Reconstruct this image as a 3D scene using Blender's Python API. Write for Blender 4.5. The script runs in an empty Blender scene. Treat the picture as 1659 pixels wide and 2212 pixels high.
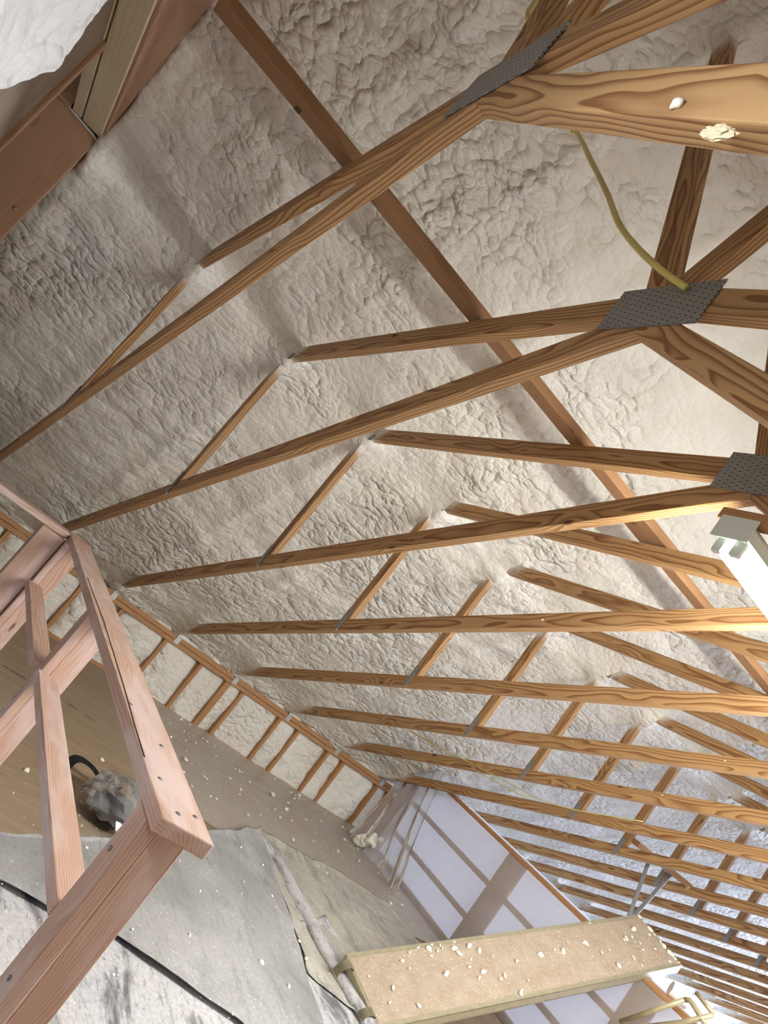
import bpy, bmesh, math, random
from mathutils import Vector, Matrix, noise
random.seed(7)
SC = bpy.context.scene
COL = SC.collection

# ------------------------------------------------------------------ camera, light, exposure
def make_camera():
    fpx, yaw, pit, roll = 1618.143, 0.469, 0.165, 0.675
    f = Vector((-math.cos(yaw)*math.cos(pit), math.sin(yaw)*math.cos(pit), math.sin(pit)))
    r = f.cross(Vector((0, 0, 1))).normalized()
    u = r.cross(f)
    c, s = math.cos(roll), math.sin(roll)
    R = c*r + s*u
    D = s*r - c*u
    cam = bpy.data.cameras.new('camera')
    cam.sensor_fit = 'HORIZONTAL'
    cam.sensor_width = 36.0
    cam.lens = 36.0*fpx/1659.0
    cam.clip_start = 0.02
    o = bpy.data.objects.new('camera', cam)
    COL.objects.link(o)
    o.matrix_world = Matrix(((R.x, -D.x, -f.x, 5.684), (R.y, -D.y, -f.y, -0.274), (R.z, -D.z, -f.z, 0.769), (0, 0, 0, 1)))
    SC.camera = o
make_camera()
vs = SC.view_settings
vs.view_transform = 'Standard'
vs.look = 'None'
vs.exposure = 0.74
vs.gamma = 1.0
vs.use_curve_mapping = False
world = bpy.data.worlds.new('world')
SC.world = world
world.use_nodes = True
world.node_tree.nodes['Background'].inputs[0].default_value = (0.75, 0.85, 1.0, 1)
world.node_tree.nodes['Background'].inputs[1].default_value = 0.6
cy = SC.cycles
cy.max_bounces = 6; cy.diffuse_bounces = 4; cy.glossy_bounces = 2; cy.transmission_bounces = 3; cy.transparent_max_bounces = 10
cy.caustics_reflective = False; cy.caustics_refractive = False
cy.use_adaptive_sampling = True; cy.adaptive_threshold = 0.045
cy.sample_clamp_indirect = 4.0
cy.use_denoising = True

def area(name, loc, to, sx, sy, power, col):
    l = bpy.data.lights.new(name, 'AREA')
    l.shape = 'RECTANGLE'
    l.size, l.size_y = sx, sy
    l.energy = power
    l.color = col
    o = bpy.data.objects.new(name, l)
    COL.objects.link(o)
    o.location = loc
    o.rotation_euler = (Vector(to)-Vector(loc)).to_track_quat('-Z', 'Y').to_euler()
    return o
# daylight entering by the far gable window; unseen fill added at the right-hand slope
area('daylight_gable_window', (4.2, 13.35, 0.3), (3.4, 0, 0.3), 4.4, 2.6, 680, (0.64, 0.74, 1.0))
area('added_fill_right', (7.25, 4.3, 1.35), (2.5, 2.4, 0.0), 1.3, 1.5, 20, (0.84, 0.91, 1.0))

# ------------------------------------------------------------------ node helpers
class NT:
    def __init__(self, name):
        self.m = bpy.data.materials.new(name)
        self.m.use_nodes = True
        self.t = self.m.node_tree
        self.n = self.t.nodes
        self.b = self.n['Principled BSDF']
        self.out = self.n['Material Output']
    def add(self, typ, **kw):
        nd = self.n.new(typ)
        ins = kw.pop('ins', {})
        for k, v in kw.items():
            setattr(nd, k, v)
        for k, v in ins.items():
            self.set(nd, k, v)
        return nd
    def set(self, nd, k, v):
        if isinstance(v, bpy.types.NodeSocket):
            self.t.links.new(v, nd.inputs[k])
        else:
            nd.inputs[k].default_value = v
    def math(self, op, a, b=0.0, c=None, clamp=False):
        nd = self.n.new('ShaderNodeMath'); nd.operation = op; nd.use_clamp = clamp
        self.set(nd, 0, a); self.set(nd, 1, b)
        if c is not None: self.set(nd, 2, c)
        return nd.outputs[0]
    def vmath(self, op, a, b):
        nd = self.n.new('ShaderNodeVectorMath'); nd.operation = op
        self.set(nd, 0, a); self.set(nd, 1, b)
        return nd.outputs[0]
    def mix(self, f, a, b, mode='MIX'):
        nd = self.n.new('ShaderNodeMix'); nd.data_type = 'RGBA'; nd.blend_type = mode
        self.set(nd, 0, f); self.set(nd, 6, a); self.set(nd, 7, b)
        return nd.outputs[2]
    def ramp(self, f, stops):
        nd = self.n.new('ShaderNodeValToRGB')
        self.set(nd, 0, f)
        e = nd.color_ramp.elements
        while len(e) < len(stops): e.new(0.5)
        for i, (p, c) in enumerate(stops):
            e[i].position = p
            e[i].color = (c, c, c, 1) if not isinstance(c, tuple) else (*c, 1)
        return nd.outputs[0]
    def noise(self, vec, scale, detail=3, rough=0.5, dist=0.0):
        nd = self.n.new('ShaderNodeTexNoise')
        self.set(nd, 'Vector', vec)
        nd.inputs['Scale'].default_value = scale
        nd.inputs['Detail'].default_value = detail
        nd.inputs['Roughness'].default_value = rough
        nd.inputs['Distortion'].default_value = dist
        return nd.outputs['Fac']
    def voro(self, vec, scale, feature='F1', smooth=None, out='Distance', rnd=1.0):
        nd = self.n.new('ShaderNodeTexVoronoi'); nd.feature = feature
        self.set(nd, 'Vector', vec)
        nd.inputs['Scale'].default_value = scale
        nd.inputs['Randomness'].default_value = rnd
        if smooth is not None: nd.inputs['Smoothness'].default_value = smooth
        return nd.outputs[out]
    def bump(self, h, strength, dist, normal=None):
        nd = self.n.new('ShaderNodeBump')
        nd.inputs['Strength'].default_value = strength
        nd.inputs['Distance'].default_value = dist
        self.set(nd, 'Height', h)
        if normal is not None: self.set(nd, 'Normal', normal)
        return nd.outputs[0]
    def obj(self):
        return self.n.new('ShaderNodeTexCoord').outputs['Object']
    def pos(self):
        return self.n.new('ShaderNodeNewGeometry').outputs['Position']

C4 = lambda c: (c[0], c[1], c[2], 1.0)

def plain(name, col, rough=0.6, metal=0.0, var=0.12, scale=12.0, spec=0.4):
    k = NT(name)
    n = k.noise(k.obj(), scale, 4, 0.6)
    dark = tuple(v*(1-var) for v in col); lite = tuple(min(1, v*(1+var)) for v in col)
    k.set(k.b, 'Base Color', k.mix(n, C4(dark), C4(lite)))
    k.b.inputs['Roughness'].default_value = rough
    k.b.inputs['Metallic'].default_value = metal
    k.b.inputs['Specular IOR Level'].default_value = spec
    return k.m

FOAM = (0.83, 0.80, 0.72)
def wood(name, light, dark, rings=95.0, rough=0.55, spray=False, knots=1.0, blotch=None, contrast=1.0):
    """flat-sawn softwood; rings run round a pith that lies off the board, along local X"""
    k = NT(name)
    oi = k.n.new('ShaderNodeObjectInfo')
    rnd = oi.outputs['Random']
    co = k.obj()
    sep = k.add('ShaderNodeSeparateXYZ'); k.set(sep, 0, co)
    X, Y, Z = sep.outputs
    seed = k.math('MULTIPLY', rnd, 37.0)
    comb = k.add('ShaderNodeCombineXYZ')
    k.set(comb, 0, k.math('ADD', k.math('MULTIPLY', X, 0.9), seed))
    k.set(comb, 1, k.math('MULTIPLY', Y, 4.0)); k.set(comb, 2, k.math('ADD', k.math('MULTIPLY', Z, 5.0), seed))
    wob = k.noise(comb.outputs[0], 1.6, 2, 0.5)
    # knots
    comb2 = k.add('ShaderNodeCombineXYZ')
    k.set(comb2, 0, k.math('ADD', k.math('MULTIPLY', X, 2.3), seed))
    k.set(comb2, 1, k.math('MULTIPLY', Y, 9.0)); k.set(comb2, 2, k.math('ADD', k.math('MULTIPLY', Z, 7.0), seed))
    kd = k.voro(comb2.outputs[0], 1.0)
    kbump = k.ramp(kd, [(0.0, 1.0), (0.12, 0.55), (0.30, 0.0)])
    # distance to the pith
    py = k.math('ADD', Y, k.math('MULTIPLY', k.math('SUBTRACT', rnd, 0.5), 0.05))
    py = k.math('ADD', py, 0.062)
    pz = k.math('ADD', Z, k.math('MULTIPLY', k.math('SUBTRACT', k.math('FRACT', k.math('MULTIPLY', rnd, 7.31)), 0.5), 0.09))
    r = k.math('SQRT', k.math('ADD', k.math('MULTIPLY', py, py), k.math('MULTIPLY', pz, pz)))
    r = k.math('ADD', r, k.math('MULTIPLY', k.math('SUBTRACT', wob, 0.5), 0.075))
    r = k.math('ADD', r, k.math('MULTIPLY', kbump, 0.022*knots))
    ph = k.math('FRACT', k.math('MULTIPLY', r, rings))
    late = k.ramp(ph, [(0.0, 0.05), (0.45, 0.18), (0.80, 0.85), (0.90, 1.0), (0.97, 0.25), (1.0, 0.05)])
    comb3 = k.add('ShaderNodeCombineXYZ')
    k.set(comb3, 0, k.math('MULTIPLY', X, 3.0)); k.set(comb3, 1, k.math('MULTIPLY', Y, 160.0)); k.set(comb3, 2, k.math('MULTIPLY', Z, 160.0))
    fine = k.noise(comb3.outputs[0], 1.0, 3, 0.6)
    late = k.math('MULTIPLY', late, k.math('ADD', 0.55*contrast, k.math('MULTIPLY', fine, 0.6*contrast)), clamp=True)
    col = k.mix(late, C4(light), C4(dark))
    tone = k.noise(comb.outputs[0], 3.0, 3, 0.6)
    tone = k.math('ADD', k.math('MULTIPLY', tone, 0.45), k.math('MULTIPLY', rnd, 0.2))
    col = k.mix(k.math('MULTIPLY', tone, 0.55), col, C4(tuple(v*0.55 for v in light)), 'MIX')
    kn = k.ramp(kd, [(0.0, 1.0), (0.045, 0.9), (0.075, 0.0)])
    kn = k.math('MULTIPLY', kn, knots, clamp=True)
    col = k.mix(kn, col, C4((dark[0]*0.35, dark[1]*0.3, dark[2]*0.35)))
    if blotch:
        bl = k.noise(comb.outputs[0], 2.3, 4, 0.65)
        col = k.mix(k.ramp(bl, [(0.46, 0.0), (0.62, 0.75)]), col, C4(blotch))
    # small flecks of dried foam
    fl = k.voro(co, 22.0)
    if spray:
        P = k.pos()
        s2 = k.add('ShaderNodeSeparateXYZ'); k.set(s2, 0, P)
        ax = k.math('ABSOLUTE', k.math('SUBTRACT', s2.outputs[0], 4.36))
        roof = k.math('ADD', k.math('MULTIPLY', k.math('SUBTRACT', 4.36, ax), 0.8333), 0.03)
        d = k.math('SUBTRACT', roof, s2.outputs[2])
        d = k.math('ADD', d, k.math('MULTIPLY', k.math('SUBTRACT', k.noise(P, 9.0, 4, 0.6), 0.5), 0.10))
        sp = k.ramp(d, [(0.03, 1.0), (0.075, 0.85), (0.13, 0.0)])
        d2 = k.math('ADD', d, k.math('MULTIPLY', k.noise(P, 160.0, 2, 0.6), 0.07))
        sp2 = k.ramp(d2, [(0.09, 0.5), (0.21, 0.0)])
        col = k.mix(sp, col, C4(FOAM))
        col = k.mix(sp2, col, C4(FOAM))
    k.set(k.b, 'Base Color', col)
    k.b.inputs['Roughness'].default_value = rough
    k.b.inputs['Specular IOR Level'].default_value = 0.3
    k.set(k.b, 'Normal', k.bump(late, 0.12, 0.002))
    return k.m

def foam_mat():
    k = NT('spray_foam')
    P = k.pos()
    warp = k.add('ShaderNodeTexNoise'); k.set(warp, 'Vector', P); warp.inputs['Scale'].default_value = 7.0
    warp.inputs['Detail'].default_value = 1
    off = k.vmath('MULTIPLY', k.vmath('SUBTRACT', warp.outputs['Color'], (0.5, 0.5, 0.5)), (0.07, 0.07, 0.07))
    V = k.vmath('MULTIPLY', k.vmath('ADD', P, off), (1.0, 0.72, 1.0))
    v1 = k.voro(V, 24.0)
    v2 = k.voro(V, 47.0)
    reg = k.noise(P, 1.3, 2, 0.6)
    regm = k.ramp(reg, [(0.38, 0.30), (0.62, 1.0)])
    h = k.math('SUBTRACT', 1.0, k.math('ADD', k.math('MULTIPLY', k.math('MULTIPLY', v1, v1), 1.1), k.math('MULTIPLY', k.math('MULTIPLY', v2, v2), 0.5)))
    h = k.math('MULTIPLY', h, regm)
    h = k.math('ADD', h, k.math('MULTIPLY', k.noise(P, 90.0, 2, 0.5), 0.06))
    tint = k.noise(P, 2.2, 4, 0.6)
    col = k.mix(k.ramp(tint, [(0.35, 0.0), (0.7, 1.0)]), C4((0.83, 0.80, 0.715)), C4((0.87, 0.855, 0.79)))
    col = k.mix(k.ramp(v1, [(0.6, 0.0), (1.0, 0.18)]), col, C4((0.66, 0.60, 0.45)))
    k.set(k.b, 'Base Color', col)
    k.b.inputs['Roughness'].default_value = 0.5
    k.b.inputs['Specular IOR Level'].default_value = 0.35
    k.set(k.b, 'Normal', k.bump(h, 1.0, 0.023))
    return k.m

def metal_plate(name, col, slots=True):
    k = NT(name)
    co = k.obj()
    sep = k.add('ShaderNodeSeparateXYZ'); k.set(sep, 0, co)
    n = k.noise(co, 30.0, 4, 0.6)
    base = k.mix(n, C4(tuple(v*0.75 for v in col)), C4(tuple(v*1.2 for v in col)))
    if slots:
        ux = k.math('MULTIPLY', sep.outputs[0], 50.0); uz = k.math('MULTIPLY', sep.outputs[2], 74.0)
        sh = k.math('MULTIPLY', k.math('FLOOR', ux), 0.5)
        fx = k.math('ABSOLUTE', k.math('SUBTRACT', k.math('FRACT', ux), 0.5))
        fz = k.math('ABSOLUTE', k.math('SUBTRACT', k.math('FRACT', k.math('ADD', uz, sh)), 0.5))
        hole = k.math('MULTIPLY', k.math('LESS_THAN', fx, 0.27), k.math('LESS_THAN', fz, 0.17))
        rim = k.math('MULTIPLY', k.math('LESS_THAN', fx, 0.36), k.math('LESS_THAN', fz, 0.30))
        base = k.mix(k.math('MULTIPLY', rim, 0.35), base, C4((0.75, 0.75, 0.72)))
        base = k.mix(hole, base, C4((0.10, 0.075, 0.05)))
        k.set(k.b, 'Metallic', k.math('MULTIPLY', k.math('SUBTRACT', 1.0, hole), 0.5))
        k.set(k.b, 'Normal', k.bump(k.math('SUBTRACT', rim, k.math('MULTIPLY', hole, 2.0)), 0.5, 0.002))
    else:
        k.b.inputs['Metallic'].default_value = 0.55
    k.set(k.b, 'Base Color', base)
    k.b.inputs['Roughness'].default_value = 0.5
    return k.m

def sheet_mat(name, col, clear, haze_rough=0.2, transl=0.4, gloss=1.0):
    """polythene: part clear, part milky"""
    k = NT(name)
    k.n.remove(k.b)
    tr = k.add('ShaderNodeBsdfTransparent')
    di = k.add('ShaderNodeBsdfDiffuse', ins={'Color': C4(col)})
    tl = k.add('ShaderNodeBsdfTranslucent', ins={'Color': C4(col)})
    gl = k.add('ShaderNodeBsdfGlossy', ins={'Roughness': haze_rough})
    m1 = k.add('ShaderNodeMixShader', ins={0: transl}); k.set(m1, 1, di.outputs[0]); k.set(m1, 2, tl.outputs[0])
    n = k.noise(k.obj(), 5.0, 4, 0.6)
    f = k.math('ADD', clear-0.09, k.math('MULTIPLY', n, 0.18), clamp=True)
    m2 = k.add('ShaderNodeMixShader'); k.set(m2, 0, f); k.set(m2, 1, m1.outputs[0]); k.set(m2, 2, tr.outputs[0])
    fr = k.add('ShaderNodeFresnel', ins={'IOR': 1.45})
    m3 = k.add('ShaderNodeMixShader'); k.set(m3, 0, k.math('MULTIPLY', fr.outputs[0], gloss)); k.set(m3, 1, m2.outputs[0]); k.set(m3, 2, gl.outputs[0])
    k.t.links.new(m3.outputs[0], k.out.inputs[0])
    return k.m

def cloth_mat(name, base, dark, pale, dk=0.5):
    k = NT(name)
    co = k.obj()
    st = k.vmath('MULTIPLY', co, (1.0, 3.2, 1.0))
    n1 = k.noise(st, 2.6, 6, 0.65, 0.8)
    n2 = k.noise(co, 60.0, 3, 0.7)
    n3 = k.noise(co, 1.5, 3, 0.5)
    n4 = k.noise(st, 16.0, 5, 0.7, 0.5)
    col = k.mix(k.ramp(n3, [(0.35, 0.0), (0.65, 1.0)]), C4(base), C4(pale))
    col = k.mix(k.math('MULTIPLY', k.ramp(n1, [(0.50, 0.0), (0.66, 1.0)]), dk), col, C4(dark))
    col = k.mix(k.math('MULTIPLY', k.ramp(n4, [(0.55, 0.0), (0.72, 1.0)]), dk), col, C4(dark))
    col = k.mix(k.ramp(n2, [(0.35, 0.25), (0.6, 0.0)]), col, C4(dark))
    sp = k.voro(co, 34.0)
    big = k.noise(co, 3.0, 2, 0.5)
    fleck = k.math('MULTIPLY', k.ramp(sp, [(0.08, 1.0), (0.13, 0.0)]), k.ramp(big, [(0.42, 0.0), (0.55, 1.0)]))
    col = k.mix(fleck, col, C4((0.82, 0.81, 0.76)))
    k.set(k.b, 'Base Color', col)
    k.b.inputs['Roughness'].default_value = 0.75
    k.b.inputs['Specular IOR Level'].default_value = 0.25
    k.set(k.b, 'Normal', k.bump(k.math('ADD', n1, k.math('MULTIPLY', n2, 0.15)), 0.35, 0.02))
    return k.m

def plywood_mat(name, a, b, rough=0.7, specks=False):
    k = NT(name)
    co = k.obj()
    st = k.vmath('MULTIPLY', co, (7.0, 1.1, 1.0))
    n = k.noise(st, 2.2, 6, 0.65, 1.2)
    n2 = k.noise(co, 1.4, 3, 0.6)
    n3 = k.noise(k.vmath('MULTIPLY', co, (60.0, 4.0, 1.0)), 1.0, 3, 0.6)
    col = k.mix(k.ramp(n, [(0.35, 0.0), (0.68, 1.0)]), C4(a), C4(b))
    col = k.mix(k.math('MULTIPLY', k.ramp(n2, [(0.4, 0.0), (0.7, 1.0)]), 0.4), col, C4((0.36, 0.31, 0.25)))
    col = k.mix(k.math('MULTIPLY', k.ramp(n3, [(0.5, 0.0), (0.7, 1.0)]), 0.25), col, C4(tuple(v*0.6 for v in b)))
    k.set(k.b, 'Base Color', col)
    k.b.inputs['Roughness'].default_value = rough
    k.set(k.b, 'Normal', k.bump(n, 0.15, 0.004))
    return k.m

def deck_mat():
    k = NT('plank_deck')
    co = k.obj()
    n = k.noise(co, 9.0, 5, 0.7)
    n2 = k.noise(co, 70.0, 3, 0.7)
    col = k.mix(k.ramp(n, [(0.3, 0.0), (0.7, 1.0)]), C4((0.34, 0.255, 0.185)), C4((0.44, 0.365, 0.285)))
    col = k.mix(k.ramp(n2, [(0.55, 0.0), (0.72, 0.7)]), col, C4((0.56, 0.50, 0.39)))
    col = k.mix(k.ramp(n2, [(0.25, 0.6), (0.40, 0.0)]), col, C4((0.30, 0.23, 0.17)))
    sp = k.voro(co, 48.0)
    fleck = k.math('MULTIPLY', k.ramp(sp, [(0.10, 1.0), (0.17, 0.0)]), k.ramp(k.noise(co, 5.0, 2), [(0.45, 0.0), (0.56, 1.0)]))
    col = k.mix(fleck, col, C4((0.80, 0.76, 0.64)))
    k.set(k.b, 'Base Color', col)
    k.b.inputs['Roughness'].default_value = 0.8
    k.set(k.b, 'Normal', k.bump(n2, 0.3, 0.004))
    return k.m

M = {}
M['truss'] = wood('truss_pine', (0.56, 0.345, 0.155), (0.22, 0.085, 0.030), rings=105, spray=True, contrast=1.3)
M['brace'] = wood('brace_pine', (0.36, 0.20, 0.10), (0.24, 0.11, 0.045), rings=120, spray=True, knots=0.5, contrast=0.6)
M['fir'] = wood('guard_fir', (0.66, 0.45, 0.345), (0.40, 0.215, 0.155), rings=120, knots=1.0, blotch=(0.72, 0.58, 0.55), contrast=0.8)
M['stud'] = wood('stud_pine', (0.52, 0.28, 0.13), (0.30, 0.13, 0.05), rings=130, knots=0.7, contrast=0.6)
M['post'] = wood('post_pine', (0.50, 0.30, 0.18), (0.27, 0.125, 0.065), rings=170, knots=0.4, contrast=0.7)
M['cream'] = wood('header_pine', (0.86, 0.74, 0.50), (0.62, 0.45, 0.22), rings=60, knots=0.3, contrast=0.4)
M['foam'] = foam_mat()
M['flake'] = plain('foam_flake', (0.84, 0.82, 0.72), 0.6, var=0.06)
M['plate'] = metal_plate('truss_plate_steel', (0.30, 0.31, 0.30))
M['galv'] = metal_plate('galvanised_steel', (0.36, 0.38, 0.40), slots=False)
M['clip'] = plain('clip_steel', (0.55, 0.56, 0.55), 0.4, 0.6, 0.35, 60)
M['lampwhite'] = plain('lamp_enamel', (0.72, 0.80, 0.74), 0.35, 0, 0.04)
M['yellow'] = plain('cable_jacket', (0.74, 0.64, 0.20), 0.4, 0, 0.10)
M['string'] = plain('yellow_string', (0.66, 0.58, 0.20), 0.8, 0, 0.1)
M['milky'] = sheet_mat('milky_polythene', (0.80, 0.80, 0.84), 0.05, 0.3, 0.5, 0.4)
M['clear'] = sheet_mat('clear_polythene', (0.90, 0.90, 0.93), 0.66, 0.14, 0.4)
M['haze'] = sheet_mat('hazy_polythene', (0.78, 0.75, 0.71), 0.45, 0.3, 0.4, 0.4)
M['floorsheet'] = sheet_mat('floor_polythene', (0.72, 0.66, 0.59), 0.42, 0.4, 0.1, 0.3)
M['clothA'] = cloth_mat('drop_cloth_grey', (0.30, 0.30, 0.30), (0.17, 0.17, 0.175), (0.47, 0.47, 0.47), 0.45)
M['clothB'] = cloth_mat('drop_cloth_pale', (0.54, 0.54, 0.56), (0.11, 0.10, 0.12), (0.66, 0.66, 0.67), 0.9)
M['clothC'] = cloth_mat('drop_cloth_soiled', (0.42, 0.41, 0.375), (0.15, 0.14, 0.14), (0.52, 0.50, 0.43), 0.55)
M['ply'] = plywood_mat('floor_plywood', (0.36, 0.265, 0.175), (0.265, 0.19, 0.12))
M['osb'] = plywood_mat('sheathing_board', (0.24, 0.165, 0.10), (0.17, 0.115, 0.07))
M['bagfilm'] = sheet_mat('bag_polythene', (0.85, 0.85, 0.86), 0.74, 0.10, 0.3, 2.2)
M['deck'] = deck_mat()
M['alu'] = plain('plank_rail', (0.42, 0.38, 0.26), 0.45, 0.4, 0.3, 25)
M['tube'] = plain('frame_tube', (0.46, 0.40, 0.25), 0.45, 0.3, 0.35, 30)
M['black'] = plain('black_webbing', (0.012, 0.013, 0.018), 0.5, 0, 0.3)
M['dark'] = plain('dark_bundle', (0.025, 0.028, 0.035), 0.6, 0, 0.4)
M['ink'] = plain('stamp_ink', (0.10, 0.075, 0.05), 0.9)
M['caulk'] = plain('white_bead', (0.75, 0.74, 0.72), 0.5)
M['pvc'] = plain('white_pvc', (0.85, 0.84, 0.80), 0.35, 0, 0.03)
M['nail'] = plain('nail_steel', (0.25, 0.25, 0.27), 0.4, 0.6)
M['wallboard'] = plain('wall_board', (0.36, 0.36, 0.38), 0.8, 0, 0.05)
k = NT('lamp_tube')
k.b.inputs['Emission Color'].default_value = (1.0, 0.985, 0.93, 1)
k.b.inputs['Emission Strength'].default_value = 118.0
k.b.inputs['Base Color'].default_value = (0.9, 0.9, 0.9, 1)
M['tubelight'] = k.m
k = NT('cool_lamp_tube')
k.b.inputs['Emission Color'].default_value = (0.86, 0.92, 1.0, 1)
k.b.inputs['Emission Strength'].default_value = 34.0
M['tubecool'] = k.m

# ------------------------------------------------------------------ object helpers
PW = {}          # parent world matrices
def tag(o, label=None, cat=None, group=None, kind=None):
    if label: o['label'] = label
    if cat: o['category'] = cat
    if group: o['group'] = group
    if kind: o['kind'] = kind
    return o
def thing(name, loc, label, cat, group=None):
    o = bpy.data.objects.new(name, None)
    COL.objects.link(o)
    o.location = loc
    o.empty_display_size = 0.05
    PW[o] = Matrix.Translation(Vector(loc))
    return tag(o, label, cat, group)
def link(name, bm, mat, parent=None, Mw=None, smooth=False):
    bmesh.ops.recalc_face_normals(bm, faces=bm.faces[:])
    me = bpy.data.meshes.new(name)
    bm.to_mesh(me); bm.free()
    me.materials.append(mat)
    if smooth:
        for p in me.polygons: p.use_smooth = True
    o = bpy.data.objects.new(name, me)
    COL.objects.link(o)
    Mw = Mw or Matrix.Identity(4)
    if parent is not None:
        o.parent = parent
        o.matrix_basis = PW[parent].inverted() @ Mw
    else:
        o.matrix_basis = Mw
    PW[o] = Mw
    return o
def dup(root, loc):
    r = root.copy(); COL.objects.link(r); r.location = loc
    for ch in root.children:
        c = ch.copy(); COL.objects.link(c); c.parent = r
        for g in ch.children:
            d = g.copy(); COL.objects.link(d); d.parent = c
    return r
def frame(p0, xdir, zdir):
    x = Vector(xdir).normalized()
    z = Vector(zdir); z = (z - x*z.dot(x)).normalized()
    y = z.cross(x)
    return Matrix(((x.x, y.x, z.x, p0[0]), (x.y, y.y, z.y, p0[1]), (x.z, y.z, z.z, p0[2]), (0, 0, 0, 1)))
def boxbm(x0, x1, y0, y1, z0, z1, bev=0.0, seg=2):
    bm = bmesh.new()
    vs = [bm.verts.new((x, y, z)) for x in (x0, x1) for y in (y0, y1) for z in (z0, z1)]
    for f in ((0, 1, 3, 2), (4, 6, 7, 5), (0, 4, 5, 1), (2, 3, 7, 6), (0, 2, 6, 4), (1, 5, 7, 3)):
        bm.faces.new([vs[i] for i in f])
    if bev: bmesh.ops.bevel(bm, geom=bm.edges[:], offset=bev, segments=seg, affect='EDGES', profile=0.5)
    return bm
def board(name, p0, p1, w, t, mat, parent=None, up=(0, 0, 1), bev=0.003):
    p0 = Vector(p0); p1 = Vector(p1)
    L = (p1-p0).length
    return link(name, boxbm(0, L, -t/2, t/2, -w/2, w/2, bev), mat, parent, frame(p0, p1-p0, up))
def box(name, x0, x1, y0, y1, z0, z1, mat, parent=None, bev=0.0, axis='x'):
    """box with its own origin at its centre, local X along its length"""
    c = Vector(((x0+x1)/2, (y0+y1)/2, (z0+z1)/2))
    a, b, d = (x1-x0)/2, (y1-y0)/2, (z1-z0)/2
    if axis == 'x': return link(name, boxbm(-a, a, -b, b, -d, d, bev), mat, parent, frame(c, (1, 0, 0), (0, 0, 1)))
    if axis == 'y': return link(name, boxbm(-b, b, -a, a, -d, d, bev), mat, parent, frame(c, (0, 1, 0), (0, 0, 1)))
    return link(name, boxbm(-d, d, -b, b, -a, a, bev), mat, parent, frame(c, (0, 0, 1), (1, 0, 0)))
def polyboard(name, pts, y0, y1, mat, parent, a, b, bev=0.0025):
    """polygon in the x-z plane, extruded in y; local X along a->b"""
    Mx = frame((a[0], 0, a[1]), (b[0]-a[0], 0, b[1]-a[1]), (0, 0, 1) if abs(b[0]-a[0]) > 1e-4 else (1, 0, 0))
    inv = Mx.inverted()
    bm = bmesh.new()
    A = [bm.verts.new(inv @ Vector((x, y0, z))) for x, z in pts]
    B = [bm.verts.new(inv @ Vector((x, y1, z))) for x, z in pts]
    n = len(pts)
    bm.faces.new(A); bm.faces.new(B[::-1])
    for i in range(n): bm.faces.new((A[i], B[i], B[(i+1) % n], A[(i+1) % n]))
    if bev: bmesh.ops.bevel(bm, geom=bm.edges[:], offset=bev, segments=2, affect='EDGES', profile=0.5)
    Mw = (PW[parent] if parent is not None else Matrix.Identity(4)) @ Mx
    return link(name, bm, mat, parent, Mw)
def tubebm(pts, r, n=10, bm=None, cap=True):
    bm = bm or bmesh.new()
    pts = [Vector(p) for p in pts]
    rings = []
    up = Vector((0.13, 0.21, 0.97))
    for i, p in enumerate(pts):
        d = (pts[min(i+1, len(pts)-1)]-pts[max(i-1, 0)]).normalized()
        u = d.cross(up)
        if u.length < 1e-3: u = d.cross(Vector((1, 0, 0)))
        u.normalize(); v = d.cross(u)
        rr = r[i] if isinstance(r, (list, tuple)) else r
        rings.append([bm.verts.new(p+rr*(math.cos(2*math.pi*j/n)*u+math.sin(2*math.pi*j/n)*v)) for j in range(n)])
    for a, b in zip(rings, rings[1:]):
        for j in range(n): bm.faces.new((a[j], a[(j+1) % n], b[(j+1) % n], b[j]))
    if cap:
        bm.faces.new(rings[0][::-1]); bm.faces.new(rings[-1])
    return bm
def spline(P, n=12):
    P = [Vector(p) for p in P]
    Q = [P[0]*2-P[1]] + P + [P[-1]*2-P[-2]]
    out = []
    for i in range(1, len(Q)-2):
        for j in range(n):
            t = j/n
            a, b, c, d = Q[i-1:i+3]
            out.append(0.5*((2*b)+(c-a)*t+(2*a-5*b+4*c-d)*t*t+(3*b-3*c+d-a)*t**3))
    out.append(P[-1])
    return out
def tube(name, pts, r, mat, parent=None, n=10):
    return link(name, tubebm(pts, r, n), mat, parent, None, True)
N = noise.noise
def fbm(v, o=4):
    return noise.fractal(v, 1.0, 2.0, o)
def gridmesh(name, us, vs_, fn, mat, parent=None, smooth=True, solid=0.0):
    me = bpy.data.meshes.new(name)
    verts = [fn(u, v) for u in us for v in vs_]
    m = len(vs_)
    faces = [(i*m+j, (i+1)*m+j, (i+1)*m+j+1, i*m+j+1) for i in range(len(us)-1) for j in range(m-1)]
    me.from_pydata([tuple(v) for v in verts], [], faces)
    me.materials.append(mat)
    if smooth:
        me.polygons.foreach_set('use_smooth', [True]*len(me.polygons))
    o = bpy.data.objects.new(name, me)
    COL.objects.link(o)
    PW[o] = Matrix.Identity(4)
    if parent is not None:
        o.parent = parent
        o.matrix_basis = PW[parent].inverted()
    if solid:
        md = o.modifiers.new('solid', 'SOLIDIFY'); md.thickness = solid; md.offset = -1
    return o
def lin(a, b, n): return [a+(b-a)*i/(n-1) for i in range(n)]

# ------------------------------------------------------------------ dimensions
S = 0.61            # truss spacing
XC = 4.36           # centre of the span
ML = 0.395          # left bottom chord slope
MR = -0.485          # right bottom chord slope
TH = 0.036
W = 0.072
RS = 0.8333         # roof slope
FZ = -0.52          # loft floor
YB, YE = -0.85, 13.5
def roofz(x): return 0.02 + RS*x
NT_ = 22

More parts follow.
